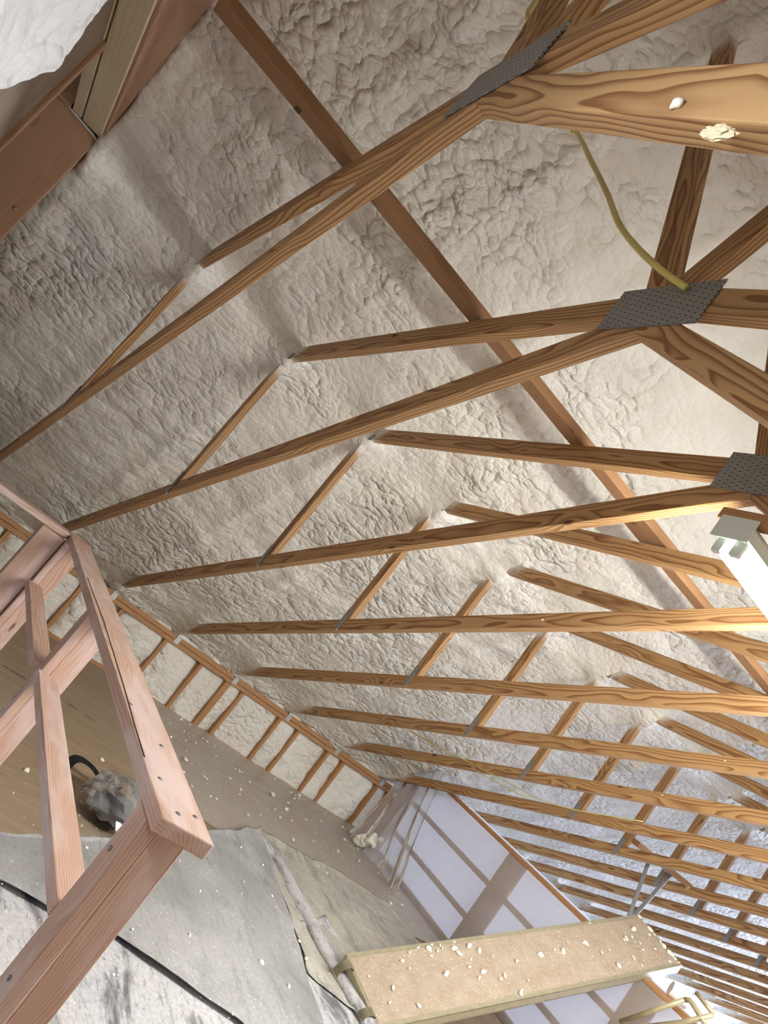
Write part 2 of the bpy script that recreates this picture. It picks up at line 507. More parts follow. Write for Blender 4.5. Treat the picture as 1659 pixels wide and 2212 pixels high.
# ------------------------------------------------------------------ the setting
nrm = Vector((RS, 0, -1)).normalized()      # into the room
def lumps(p, f):
    d = noise.voronoi(p*f)[0]
    return max(0.0, 1.0-1.1*d[0]*d[0])
def foam_disp(p, near=1.0):
    q = Vector((p.x*1.0, p.y*0.62, p.z))
    a = 0.026*fbm(q*1.7, 3) + 0.012*fbm(q*6.0, 3)
    reg = 0.5+0.9*N(p*0.9+Vector((4, 1, 0)))
    reg = min(1.0, max(0.12, reg))
    w = Vector((N(p*5), N(p*5+Vector((9, 0, 0))), N(p*5+Vector((0, 9, 0)))))*0.03
    qq = Vector((p.x, p.y*0.62, p.z))+w
    a += near*reg*0.020*lumps(qq+Vector((7, 1, 2)), 5.5)
    a += near*0.014*(1-2*abs(N(Vector((p.x*5.5+2.0*N(p*0.8), p.y*0.9, 3.0)))))
    a += near*reg*0.027*lumps(qq, 12.0)
    a += near*reg*0.010*lumps(qq+Vector((3, 3, 3)), 23.0)
    return a
def roof_left(u, v):
    y = u; x = v
    p = Vector((x, y, roofz(x)))
    near = 1.0 if y < 5.2 else 0.6
    d = foam_disp(p, near)
    i = round(y/S); yi = i*S+TH/2
    dy = y-yi
    if -1 <= i < NT_:
        d += 0.016*math.exp(-(dy/0.05)**2)
        d += 0.050*math.exp(-((x-2.02)**2+dy*dy)/0.007)
        d += 0.035*math.exp(-((x-3.72)**2+dy*dy)/0.010)
        d += 0.030*math.exp(-((x-0.16)**2/0.010+dy*dy/0.006))
    if y < -0.5 and x > 1.95:
        e = -0.63+0.015*N(Vector((x*6, 0, 5)))+0.012*N(Vector((x*22, 0, 5)))
        d -= 0.16*min(1.0, max(0.0, (e-y)/0.04+0.5))
    # rolled edge of the foam along the eave
    d += 0.028*math.exp(-((x-0.25-0.05*N(Vector((y*3, 0, 0))))**2)/0.006)*(0.5+0.8*abs(N(Vector((x*3, y*4, 2)))))
    return p + nrm*(d-0.02)
ys = lin(-0.93, 4.9, 350)+lin(4.93, YE, 150)
xs = lin(-0.12, XC, 285)
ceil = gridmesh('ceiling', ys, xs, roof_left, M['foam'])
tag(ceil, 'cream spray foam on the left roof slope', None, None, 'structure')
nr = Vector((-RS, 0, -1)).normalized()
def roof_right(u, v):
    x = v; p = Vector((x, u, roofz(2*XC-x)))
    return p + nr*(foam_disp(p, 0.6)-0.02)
# the right slope leaves an added opening around the unseen fill light
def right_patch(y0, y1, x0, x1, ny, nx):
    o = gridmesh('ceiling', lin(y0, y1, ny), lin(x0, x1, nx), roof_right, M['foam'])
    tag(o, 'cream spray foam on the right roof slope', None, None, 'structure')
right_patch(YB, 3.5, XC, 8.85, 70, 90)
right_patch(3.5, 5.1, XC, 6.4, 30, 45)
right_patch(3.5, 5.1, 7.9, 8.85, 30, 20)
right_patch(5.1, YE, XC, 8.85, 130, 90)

# floor of the loft: plywood in two panels round the stairwell opening
fl = bmesh.new()
def addbox(bm, x0, x1, y0, y1, z0, z1):
    v = [bm.verts.new((x, y, z)) for x in (x0, x1) for y in (y0, y1) for z in (z0, z1)]
    for f in ((0, 1, 3, 2), (4, 6, 7, 5), (0, 4, 5, 1), (2, 3, 7, 6), (0, 2, 6, 4), (1, 5, 7, 3)):
        bm.faces.new([v[i] for i in f])
addbox(fl, -0.1, 8.9, 0.56, 4.60, FZ-0.06, FZ)
addbox(fl, -0.1, 1.60, -0.95, 0.56, FZ-0.06, FZ)
addbox(fl, 4.42, 8.9, -0.95, 0.56, FZ-0.06, FZ)
floor = link('floor', fl, M['ply'])
tag(floor, 'brown plywood loft floor', None, None, 'structure')
fl2 = bmesh.new(); addbox(fl2, -0.1, 8.9, -0.95, YE, -2.75, -2.7)
tag(link('floor', fl2, M['wallboard']), 'pale floor of the room below', None, None, 'structure')

# left (eave) wall: foam between studs below the plate
tag_wall = None
stud_y = [-0.35, 0.02, 0.42, 0.83, 1.05, 1.39, 1.81, 2.17, 2.445, 2.62, 3.05, 3.27, 3.65, 3.85, 4.31, 4.49]
def wall_foam(u, v):
    y, z = u, v
    p = Vector((0, y, z))
    d = 0.016*lumps(p+Vector((1, 0, 0)), 9.0)+0.012*lumps(p*1.0+Vector((5, 2, 0)), 18.0)+0.03*fbm(p*3.0, 3)
    m = min(abs(y-s-0.015) for s in stud_y)
    d += 0.018*min(1.0, m/0.06) - 0.015*math.exp(-(m/0.025)**2)
    d -= 0.02*math.exp(-((z+0.09)/0.03)**2)
    return Vector((-0.045+d, y, z))
wl = gridmesh('wall_left', lin(-0.85, 4.56, 330), lin(FZ-0.02, 0.02, 40), wall_foam, M['foam'])
tag(wl, 'foam filled stud wall along the eave', None, None, 'structure')
PW[wl] = Matrix.Identity(4)
for i, y in enumerate(stud_y):
    w = 0.030 if i not in (8, 15) else 0.052
    box('stud', -0.055, 0.012, y, y+w, FZ, -0.078, M['stud'], wl, 0.002, 'z')
board('top_plate', (-0.02, -0.85, -0.058), (-0.02, 4.62, -0.058), 0.034, 0.075, M['stud'], wl)
board('top_plate', (-0.02, -0.85, -0.021), (-0.02, 4.62, -0.021), 0.034, 0.075, M['stud'], wl)
board('bottom_plate', (-0.02, 0.6, FZ+0.012), (-0.02, 4.56, FZ+0.012), 0.025, 0.075, M['stud'], wl)
for i in range(1, 8):
    bm = bmesh.new()
    addbox(bm, 0.0, 0.003, -0.022, 0.022, -0.055, 0.0)
    addbox(bm, -0.03, 0.003, -0.022, -0.019, -0.02, 0.045)
    link('hurricane_clip', bm, M['clip'], wl, Matrix.Translation((0.0185, i*S+TH+0.025, -0.004)))
# the wall beyond the guard
def wall_far(u, v):
    p = Vector((0, u, v)); return Vector((-0.02+0.02*fbm(p*3, 3), u, v))
w2 = gridmesh('wall_left', lin(4.56, YE, 90), lin(-2.75, 0.02, 40), wall_far, M['foam'])
tag(w2, 'foamed eave wall of the far bay', None, None, 'structure')
wr = bmesh.new(); addbox(wr, 8.72, 8.8, -0.95, YE, -2.75, 0.15)
tag(link('wall_right', wr, M['wallboard']), 'plain right eave wall', None, None, 'structure')
# far gable wall with its window opening
wf = bmesh.new()
addbox(wf, -0.1, 1.9, YE, YE+0.1, -2.75, 1.75)
addbox(wf, 6.5, 8.9, YE, YE+0.1, -2.75, 1.75)
addbox(wf, 1.9, 6.5, YE, YE+0.1, -2.75, -1.2)
addbox(wf, 1.0, 7.7, YE, YE+0.1, 1.6, 3.8)
tag(link('wall_far', wf, M['wallboard']), 'far gable wall with window', None, None, 'structure')

# gable side at upper left: sheathing with foam, edge stud, post and header
gb = bmesh.new()
addbox(gb, 2.95, 8.9, -0.80, -0.715, -0.6, 3.7)
addbox(gb, -0.1, 2.95, -0.98, -0.90, -0.6, 3.7)
wb = link('wall_back', gb, M['osb'])
tag(wb, 'brown sheathing of the near gable wall', None, None, 'structure')
def gfoam(u, v):
    x, z = u, v
    edge = 3.74 - 0.36*(z-1.28) + 0.05*N(Vector((z*7, 1, 0))) + 0.02*N(Vector((z*25, 3, 0)))
    t = min(1.0, max(0.0, (x-edge)/0.14))
    p = Vector((x, 0, z))
    d = (0.075*math.sqrt(t)+0.035*t*fbm(p*2.6, 3)+0.035*t*lumps(p, 6.0)+0.012*t*lumps(p+Vector((2, 2, 2)), 15.0)) if t > 0 else -0.01
    return Vector((x, -0.715+d, z))
g = gridmesh('foam_panel', lin(2.98, 4.6, 150), lin(0.55, 2.75, 190), gfoam, M['foam'], wb)
g['label'] = 'cream bulging spray foam'
box('edge_stud', 2.905, 2.945, -0.80, -0.70, 0.2, 2.75, M['post'], wb, 0.003, 'z')
po = thing('corner_post', (2.08, -0.71, FZ), 'reddish wooden post with a wide lit face at upper left edge, below the pale header', 'post')
pbody = box('post_body', 2.03, 2.10, -0.83, -0.615, FZ, 1.76, M['post'], po, 0.003, 'z')
tube('caulk_bead', [(2.106, -0.82, 1.765), (2.108, -0.72, 1.758), (2.107, -0.64, 1.752), (2.105, -0.612, 1.745), (2.107, -0.609, 1.72)], 0.0045, M['caulk'], po, 8)
tube('nail_head', [(2.10, -0.655, 1.30), (2.104, -0.655, 1.30)], 0.008, M['nail'], pbody, 8)
tube('nail_head', [(2.10, -0.628, 1.11), (2.103, -0.628, 1.11)], 0.005, M['nail'], pbody, 8)
hd = thing('header_beam', (2.1, -0.66, 1.76), 'pale cream two-ply header beam rising from the post at upper left, dark on its side', 'beam')
polyboard('near_ply', [(2.10-2.1, 0.005), (2.1, 0.0), (2.1, 0.85), (1.05, 0.85), (0.0, 0.03)], -0.045, 0.045, M['cream'], hd, (0, 0), (2.1, 0.0))
polyboard('rear_ply', [(0.0, 0.005), (2.1, 0.0), (2.1, 0.7), (1.0, 0.7), (0.0, 0.02)], -0.095, -0.052, M['cream'], hd, (0, 0), (2.1, 0.0))
polyboard('back_board', [(-0.05, 0.0), (0.02, 0.0), (0.8, 0.65), (-0.05, 0.65)], -0.17, -0.105, M['post'], hd, (0, 0), (0, 0.65))
polyboard('side_board', [(0.02, 0.012), (2.0, 0.02), (2.0, 1.6), (0.10, 0.10)], 0.046, 0.056, M['post'], hd, (0, 0), (2.1, 0.0), 0.001)

# ------------------------------------------------------------------ roof trusses
ORD = ['first', 'second', 'third', 'fourth', 'fifth', 'sixth', 'seventh', 'eighth', 'ninth', 'tenth', 'eleventh', 'twelfth', 'thirteenth', 'fourteenth', 'fifteenth', 'sixteenth', 'seventeenth', 'eighteenth', 'nineteenth', 'twentieth', 'twenty-first', 'twenty-second']
tr = thing('roof_truss', (0, 0, 0), '', 'roof truss', 'roof trusses')
dz = W*math.sqrt(1+ML*ML)
zc = ML*XC
dzr = W*math.sqrt(1+MR*MR)
polyboard('bottom_chord', [(-0.03, -0.03*ML+0.002), (XC, zc), (XC, zc+dz), (0.03, 0.03*ML+dz), (-0.03, 0.045)], 0, TH, M['truss'], tr, (0, dz/2), (XC, zc+dz/2))
polyboard('bottom_chord', [(XC, zc-0.001), (8.70, zc+MR*(8.70-XC)), (8.70, zc+MR*(8.70-XC)+dzr), (XC, zc+dz-0.001)], 0, TH, M['truss'], tr, (XC, zc+dzr/2), (8.70, zc+MR*(8.7-XC)+dzr/2))
lw0, lw1 = (2.00, 1.700), (4.33, 1.775)
def web(name, a, b, w, y0=0.0, y1=TH):
    d = Vector((b[0]-a[0], b[1]-a[1])).normalized(); n = Vector((-d.y, d.x))*w/2
    return polyboard(name, [(a[0]-n.x, a[1]-n.y), (b[0]-n.x, b[1]-n.y), (b[0]+n.x, b[1]+n.y), (a[0]+n.x, a[1]+n.y)], y0, y1, M['truss'], tr, a, b)
web('long_web', (2.02, 1.715), (4.345, 1.815), W)
web('long_web', (4.375, 1.83), (6.6, 1.45), W)
web('short_web', (1.985, 0.86), (1.985, 1.74), 0.068)
web('king_web', (4.335, 1.85), (3.665, 3.20), W)
web('king_web', (4.385, 1.85), (5.055, 3.20), W)
def plate(name, x0, x1, z0, z1, y=-0.0035):
    return link(name, boxbm(-(x1-x0)/2, (x1-x0)/2, -0.0018, 0.0018, -(z1-z0)/2, (z1-z0)/2), M['plate'], tr, Matrix.Translation(((x0+x1)/2, y, (z0+z1)/2)))
plate('gusset_plate', 4.225, 4.525, 1.735, 1.862)
plate('web_plate', 1.956, 1.992, 0.782, 0.922)
plate('node_plate', 1.955, 2.10, 1.672, 1.708)
LAB = {0: 'nearest roof truss, its bright right chord crossing the upper right corner below a grey plate',
       1: 'second roof truss from the camera, its big gusset plate below the yellow cable',
       2: 'third roof truss from the camera, its plate right above the lit lamp',
       3: 'fourth roof truss from the camera, the nearly level one reaching the lit lamp at right',
       4: 'fifth roof truss from the camera, first one below the level chord at right'}
for i in range(NT_):
    o = tr if i == 0 else dup(tr, (0, i*S, 0))
    o['label'] = LAB.get(i, ORD[i]+' roof truss from the camera in the receding row')
# ------------------------------------------------------------------ brace running along the webs
def brace(y0, y1, x, z, label):
    o = board('brace', (x, y0, z), (x, y1, z), 0.036, 0.078, M['brace'])
    return tag(o, label, 'brace', 'lengthwise braces on the webs')
b1 = brace(-0.50, 2.02, 3.575, 1.845, 'long brown brace lying across the near trusses, starting in the foam at upper left')
b2 = brace(1.72, 6.2, 3.50, 1.845, 'second brown brace lapping the first one and running on to the right edge')
st = link('grade_stamp', boxbm(-0.014, 0.014, -0.010, 0.010, -0.0006, 0.0006), M['ink'], b1, Matrix.Translation((3.553, -0.19, 1.8264)))

# ------------------------------------------------------------------ guard rail round the stairwell
gr = thing('guard_rail', (3.0, 0.48, FZ), 'pinkish lumber guard rail in the left foreground, cut end towards the camera', 'guard rail')
near_top = board('top_rail', (1.60, 0.512, 0.316), (4.44, 0.452, 0.316), 0.032, 0.122, M['fir'], gr)
def post(x, y, parts):
    out = []
    for (a, b, xs_) in parts:
        out.append(box('post', x-0.072+xs_, x+xs_, a, b, FZ, 0.299, M['fir'], gr, 0.003, 'z'))
    return out
end_post = post(4.375, 0, [(0.405, 0.438, 0.0), (0.439, 0.510, -0.004)])
post(3.03, 0, [(0.432, 0.464, 0.0), (0.465, 0.540, -0.004)])
post(1.80, 0, [(0.440, 0.472, 0.0), (0.473, 0.545, -0.004)])
for a, b in ((3.032, 4.30), (1.802, 2.956)):
    board('mid_rail', (a, 0.458, 0.045), (b, 0.443, 0.045), 0.030, 0.078, M['fir'], gr)
    board('low_rail', (a, 0.458, -0.24), (b, 0.443, -0.24), 0.030, 0.078, M['fir'], gr)
board('top_rail', (1.66, 0.445, 0.316), (1.66, -0.66, 0.316), 0.032, 0.122, M['fir'], gr)
box('post', 1.70, 1.77, 0.31, 0.435, FZ, 0.299, M['fir'], gr, 0.003, 'z')
link('split_line', tubebm([(2.6, 0.445, 0.3318), (3.2, 0.44, 0.3318), (3.54, 0.428, 0.3318), (3.80, 0.418, 0.3318), (4.05, 0.405, 0.3318), (4.2, 0.400, 0.3318)], 0.0022, 6), M['ink'], near_top)
for (x, y) in ((4.27, 0.425), (4.07, 0.475), (4.39, 0.44), (4.36, 0.49), (3.9, 0.42)):
    tube('nail_head', [(x, y, 0.331), (x+0.0, y, 0.3335)], 0.006, M['nail'], near_top, 10)
for (x, z) in ((4.33, 0.20), (4.34, -0.07)):
    tube('screw', [(x, 0.4045, z), (x, 0.402, z)], 0.005, M['nail'], end_post[0], 8)

# far guard rail at the end of the loft
g2 = thing('guard_rail', (1.6, 4.5, FZ), 'lumber guard rail wrapped in plastic at the far end of the loft', 'guard rail')
board('top_rail', (0.45, 4.50, 0.315), (3.9, 4.50, 0.315), 0.030, 0.10, M['stud'], g2)
for z in (0.02, -0.27): board('mid_rail', (0.1, 4.51, z), (3.9, 4.51, z), 0.040, 0.030, M['stud'], g2)
board('low_rail', (0.1, 4.51, FZ+0.02), (3.9, 4.51, FZ+0.02), 0.040, 0.05, M['stud'], g2)
for x in (0.10, 1.53, 2.86):
    box('post', x-0.045, x+0.045, 4.53, 4.585, FZ, 0.299, M['stud'], g2, 0.003, 'z')
    box('post', x+0.05, x+0.13, 4.555, 4.59, FZ, 0.299, M['stud'], g2, 0.003, 'z')

# ------------------------------------------------------------------ plastic sheets
def back_sheet(u, v):
    return Vector((u, 4.615+0.012*fbm(Vector((u*2, 0, v*1.2)), 3)+0.004*N(Vector((u*9, 1, v*2))), min(v, 0.80*u-0.10)))
tag(gridmesh('plastic_sheet', lin(0.03, 4.0, 90), lin(-1.1, 0.335, 40), back_sheet, M['milky']),
    'milky white plastic sheet hung behind the far guard rail', 'plastic sheet')
def front_sheet(u, v):
    return Vector((u, 4.435+0.008*fbm(Vector((u*3, 0, v*1.2)), 3), min(v, 0.80*u-0.10)))
tag(gridmesh('plastic_sheet', lin(0.30, 3.2, 80), lin(FZ+0.01, 0.30, 30), front_sheet, M['haze']),
    'hazy plastic sheet stretched over the near face of the far guard rail', 'plastic sheet')
def drape(u, v):
    # gathered under the truss, falling to the floor and spreading out
    t = v
    x = 0.16+u*(0.30+0.62*t) + 0.05*t
    y = 4.30-0.05*math.sin(u*7)*t-0.10*t*t + 0.06*(1-t)
    z = 0.52*(1-t)**1.05 + (FZ+0.02)*t
    f = 0.030*math.sin(u*26+2.5*math.sin(v*3))*(0.35+0.65*(1-t))+0.016*fbm(Vector((u*6, v*2, 0)), 3)
    return Vector((x+0.3*f, y+f, z))
tag(gridmesh('plastic_drape', lin(0, 1, 110), lin(0, 1, 50), drape, M['clear']),
    'clear crinkled plastic hanging from the rafters over the left end of the far guard rail', 'plastic sheet')
def floor_sheet(u, v):
    # u along y, v from eave wall to the cloths
    y = 1.85+u*2.6
    x1 = 1.72+0.12*math.sin(u*4)
    x = 0.02+v*x1
    w = abs(N(Vector((x*5.0+y*0.8, y*0.9, 0))))*0.016 + 0.010*max(0, fbm(Vector((x*3.5, y*1.3, 4)), 3)) + 0.018*max(0.0, 1-v*14)
    return Vector((x, y, FZ+0.006+w))
tag(gridmesh('floor_sheet', lin(0, 1, 130), lin(0, 1, 90), floor_sheet, M['floorsheet']),
    'wrinkled brownish plastic sheet on the floor along the foam wall', 'plastic sheet')

# ------------------------------------------------------------------ drop cloths on the floor
def poly_at(P, t):
    s = t*(len(P)-1); i = min(int(s), len(P)-2); f = s-i
    return Vector(P[i]).lerp(Vector(P[i+1]), f)
def cloth(name, A, B, base, amp, mat, label, nu=90, nv=90, seed=0.0, curl=0.012):
    def fn(u, v):
        a, b = poly_at(A, u), poly_at(B, u)
        p = a.lerp(b, v)
        e = min(u, 1-u, v, 1-v)
        j = 0.02*N(Vector((p.x*6, p.y*6, seed)))*max(0, 1-e*12)
        z = base+amp*abs(fbm(Vector((p.x*2.2+seed, p.y*1.6, seed)), 4))+amp*0.4*abs(N(Vector((p.x*7, p.y*4, seed))))
        z += curl*math.exp(-(e/0.025)**2)*(0.6+0.6*N(Vector((p.x*4, p.y*4, seed+3))))
        return Vector((p.x+j, p.y+j*0.6, FZ+z))
    o = gridmesh(name, lin(0, 1, nu), lin(0, 1, nv), fn, mat, solid=0.004)
    return tag(o, label, 'drop cloth', 'drop cloths on the loft floor')
cloth('drop_cloth', [(3.05, 0.62), (2.74, 1.09), (2.10, 1.85), (1.48, 2.57)], [(3.28, 0.62), (3.29, 1.16), (3.46, 1.66), (3.85, 2.05)], 0.034, 0.012, M['clothA'],
      'smooth grey drop cloth whose corner points up towards the foam wall', nu=110, nv=90, seed=1.0, curl=0.012)
cloth('drop_cloth', [(3.1, 0.57), (3.1, 1.2), (3.0, 1.7), (2.2, 2.80)], [(4.6, 0.57), (4.6, 1.2), (4.6, 2.0), (4.6, 3.0)], 0.010, 0.014, M['clothB'],
      'pale speckled drop cloth spread below the grey one at the bottom', seed=4.0)
cloth('drop_cloth', [(1.50, 2.56), (1.47, 2.94), (1.39, 3.49), (1.46, 3.86), (1.75, 3.90)], [(2.9, 2.30), (3.05, 2.55), (3.0, 3.0), (2.7, 3.5), (2.2, 3.95)], 0.016, 0.020, M['clothC'],
      'crumpled soiled drop cloth between the grey cloth and the plank', seed=6.0, curl=0.02)
# thick rolled fold along the soiled cloth
def fold(u, v):
    P = poly_at([(1.62, 2.52), (1.8, 2.60), (2.16, 2.585), (2.58, 2.575), (3.05, 2.60), (3.4, 2.62)], u)
    a = v*math.pi
    r = 0.040*(0.7+0.5*u)*(1+0.25*N(Vector((u*9, v*2, 0))))
    return Vector((P.x, P.y-math.cos(a)*r*1.5, FZ+0.022+math.sin(a)*r*0.9))
tag(gridmesh('drop_cloth', lin(0, 1, 80), lin(0, 1, 14), fold, M['clothB'], solid=0.004),
    'raised dark streaked fold of drop cloth running down beside the plank', 'drop cloth')

# ------------------------------------------------------------------ plank leaning on the far guard
EYE = Vector((5.684, -0.274, 0.769))
W0, W1, W2, W3 = [EYE+(Vector(p)-EYE)*0.95 for p in ((2.617, 2.695, -0.455), (2.352, 4.93, 0.558), (2.72, 5.07, 0.515), (2.985, 2.83, -0.50))]
ex = (W1-W0).normalized(); ey = ((W3-W0)+(W2-W1))*0.5; wid = ey.length; ey = (ey-ex*ey.dot(ex)).normalized(); ez = ex.cross(ey)
if ez.z < 0: ez = -ez
Lp = (W1-W0).length
PM = Matrix(((ex.x, ey.x, ez.x, W0.x), (ex.y, ey.y, ez.y, W0.y), (ex.z, ey.z, ez.z, W0.z), (0, 0, 0, 1)))
pk = thing('scaffold_plank', tuple(W0), 'foam spattered scaffold plank leaning on the far guard rail', 'plank')
link('deck', boxbm(0.0, Lp, 0.012, wid-0.012, -0.016, 0.0, 0.002), M['deck'], pk, PM)
def rail_bm(y0, s):
    bm = bmesh.new()
    for (a, b, z0, z1) in ((0.0, 0.010, -0.060, 0.002), (0.0, 0.030, -0.060, -0.050), (0.0, 0.022, -0.004, 0.004)):
        ya, yb = sorted((y0+s*a, y0+s*b)); addbox(bm, -0.01, Lp+0.01, ya, yb, z0, z1)
    return bm
link('side_rail', rail_bm(0.0, 1), M['alu'], pk, PM)
link('side_rail', rail_bm(wid, -1), M['alu'], pk, PM)
link('end_rail', boxbm(-0.014, 0.004, 0.01, wid-0.01, -0.05, -0.002, 0.003), M['alu'], pk, PM)
link('end_rail', boxbm(Lp-0.004, Lp+0.014, 0.01, wid-0.01, -0.05, -0.002, 0.003), M['alu'], pk, PM)
for yy in (0.07, wid-0.07):
    pts = [(0.0, yy, -0.02)]+[(-0.045+0.045*math.cos(a), yy, -0.02+0.045*math.sin(a)) for a in lin(0.5, 3.4, 10)]
    bm = bmesh.new()
    prev = None
    for (px, py, pz) in pts:
        c = [bm.verts.new((px, py-0.022, pz)), bm.verts.new((px, py+0.022, pz))]
        if prev: bm.faces.new((prev[0], prev[1], c[1], c[0]))
        prev = c
    bmesh.ops.solidify(bm, geom=bm.faces[:], thickness=0.006)
    link('end_hook', bm, M['alu'], pk, PM)

# ------------------------------------------------------------------ lamp
def strip_lamp(base, ydir, L, label, glow='tubelight'):
    lf = thing('strip_lamp', tuple(base), label, 'lamp')
    B = frame(base, Vector(ydir).cross(Vector((0, 0, 1))), (0, 0, 1))
    bm = bmesh.new()
    prof = [(-0.03, 0.0), (0.03, 0.0), (0.05, -0.022), (0.05, -0.052), (-0.05, -0.052), (-0.05, -0.022)]
    A = [bm.verts.new((x, 0, z)) for x, z in prof]; E = [bm.verts.new((x, L, z)) for x, z in prof]
    bm.faces.new(A); bm.faces.new(E[::-1])
    for i in range(6): bm.faces.new((A[i], E[i], E[(i+1) % 6], A[(i+1) % 6]))
    link('housing', bm, M['lampwhite'], lf, B)
    for y in (-0.006, L):
        link('end_cap', boxbm(-0.053, 0.053, y, y+0.006, -0.062, 0.003, 0.001), M['lampwhite'], lf, B)
    for s in (-0.026, 0.026):
        link('lamp_tube', tubebm([(s, 0.035, -0.075), (s, L-0.035, -0.075)], 0.0155, 14), M[glow], lf, B, True)
        for y in (0.012, L-0.03):
            link('lamp_holder', boxbm(s-0.014, s+0.014, y, y+0.018, -0.095, -0.05, 0.003), M['lampwhite'], lf, B)
    return lf, B
strip_lamp((4.44, 1.15, 1.61), (0, 1, 0), 1.47, 'lit fluorescent strip lamp hanging under the third truss at the right edge')
strip_lamp((4.44, 2.72, 1.61), (0, 1, 0), 1.47, 'added unseen strip lamp in line behind the one at the right edge')  # out of view; added to brighten the knee wall and eave foam
l2, B2 = strip_lamp((4.62, -0.50, 1.30), (1, 0, 0), 0.72, 'added unseen strip lamp on rods near the gable, above the stairwell', 'tubecool')  # light comes from this side; the unseen fixture and rods are added for it
for y in (0.1, 0.62):
    link('hanger_rod', tubebm([(0, y, 0.0), (0, y, 1.92 if y < 0.3 else 1.55)], 0.004, 8), M['galv'], l2, B2)
tag(box('wood_block', 4.355, 4.515, 1.165, 1.205, 1.615, 1.648, M['stud'], None, 0.002, 'x'),
    'short rough wood block above the end of the lit lamp', 'block')

# ------------------------------------------------------------------ cables and strings
tag(tube('electric_cable', spline([(3.42, 0.20, 2.76), (3.50, 0.16, 2.80), (3.57, 0.10, 2.69), (3.70, 0.075, 2.52), (3.86, 0.06, 2.36), (4.10, 0.085, 2.20)][:5]), 0.0075, M['yellow']),
    'short yellow cable running down the king web at the top edge', 'cable')
tag(tube('electric_cable', spline([(3.32, 0.548, 2.738), (3.37, 0.55, 2.71), (3.63, 0.55, 2.48), (3.90, 0.55, 2.24), (4.07, 0.553, 2.08), (4.22, 0.56, 1.965), (4.36, 0.575, 1.875), (4.44, 0.594, 1.835)]), 0.0085, M['yellow']),
    'yellow cable sagging behind the upper right chord down to the second truss plate', 'cable')
tag(tube('string_line', spline([(0.62, 3.52, 0.47), (0.84, 3.66, 0.54), (1.85, 3.665, 0.665), (2.10, 3.70, 0.72)]), 0.0035, M['string'], None, 6), 'thin yellow string sloping below the trusses, nearer one', 'string')
tag(tube('string_line', spline([(0.80, 3.60, 0.53), (1.85, 3.66, 0.70), (2.33, 3.66, 0.79), (2.89, 3.66, 1.02)]), 0.003, M['string'], None, 6), 'thin yellow string sloping below the trusses, upper one', 'string')

# ------------------------------------------------------------------ hanger under the far trusses
hb = thing('hanger_bracket', (2.3, 5.1, 0.93), 'galvanised V-shaped hanger bracket under a wood block beyond the plank', 'bracket')
board('wood_block', (2.04, 4.90, 0.945), (2.16, 5.52, 0.945), 0.04, 0.11, M['stud'], hb)
def strap(p0, p1):
    p0 = Vector(p0); p1 = Vector(p1)
    L = (p1-p0).length
    bm = bmesh.new()
    addbox(bm, 0, L, -0.002, 0.002, -0.014, 0.014); addbox(bm, 0, L, -0.002, 0.022, -0.014, -0.011)
    o = link('strap', bm, M['galv'], hb, frame(p0, p1-p0, (1, 0.2, 0)))
strap((2.08, 5.10, 0.92), (2.27, 4.98, 0.50)); strap((2.14, 5.32, 0.92), (2.28, 5.00, 0.50))
bplate = link('bracket_plate', boxbm(-0.03, 0.30, -0.04, 0.04, -0.004, 0.0), M['galv'], hb, frame((2.07, 5.06, 0.924), (0.05, 0.3, 0), (0, 0, 1)))
for p in ((2.06, 5.06, 0.918), (2.13, 5.36, 0.918)):
    tube('bolt', [p, (p[0], p[1], p[2]-0.012)], 0.009, M['caulk'], bplate, 8)

# ------------------------------------------------------------------ scaffold frame tubes and pipe by the far guard
sf = thing('scaffolding', (3.2, 4.25, 0.1), 'yellowed tubular scaffold end frame leaning at the bottom right', 'scaffold')
tube('tube', [(3.01, 4.30, 0.06), (3.24, 4.30, 0.40)], 0.014, M['tube'], sf, 12)
tube('tube', [(3.24, 4.30, 0.40), (3.26, 4.30, 0.415), (3.29, 4.30, 0.41), (3.62, 4.30, 0.30)], 0.014, M['tube'], sf, 12)
tube('tube', [(3.10, 4.30, 0.10), (3.28, 4.30, 0.29), (3.40, 4.30, 0.44)], 0.014, M['tube'], sf, 12)
tube('tube', [(3.27, 4.30, 0.47), (3.40, 4.30, 0.445)], 0.012, M['tube'], sf, 12)
rp = bmesh.new()
tubebm([(3.02, 4.52, 0.375), (3.10, 4.60, 0.375)], 0.043, 24, rp)
tag(link('pipe_offcut', rp, M['pvc'], None, None, False), 'short white pipe offcut lying on the far guard rail', 'pipe')

# ------------------------------------------------------------------ bag and strap on the floor behind the near guard
bagc = Vector((2.40, 1.25, FZ+0.09))
def bagbm(r, amp, f, sq=(1, 1, 1)):
    bm = bmesh.new()
    bmesh.ops.create_icosphere(bm, subdivisions=5, radius=1.0)
    for v in bm.verts:
        d = v.co.normalized()
        k_ = 1+amp*fbm(d*f, 4)-amp*0.7*abs(N(d*f*1.7))
        v.co = Vector((d.x*r*sq[0]*k_, d.y*r*sq[1]*k_, max(-r*sq[2]*0.9, d.z*r*sq[2]*k_)))
    return bm
bg = thing('plastic_bag', tuple(bagc-Vector((0, 0, 0.08))), 'clear plastic bag holding a dark bundle, on the floor behind the near guard rail', 'bag')
def crumple(r, sq, jit):
    bm = bmesh.new()
    bmesh.ops.create_icosphere(bm, subdivisions=3, radius=1.0)
    for v in bm.verts:
        d = v.co.normalized()
        k_ = 1+0.30*fbm(d*1.5+Vector((3, 1, 0)), 2)+random.uniform(-jit, jit)
        v.co = Vector((d.x*r*sq[0]*k_, d.y*r*sq[1]*k_, max(-r*sq[2]*0.8, d.z*r*sq[2]*k_)))
    return bm
link('bag_film', crumple(0.15, (1.15, 1.0, 0.62), 0.10), M['bagfilm'], bg, Matrix.Translation(bagc+Vector((0.02, 0.0, 0.02))))
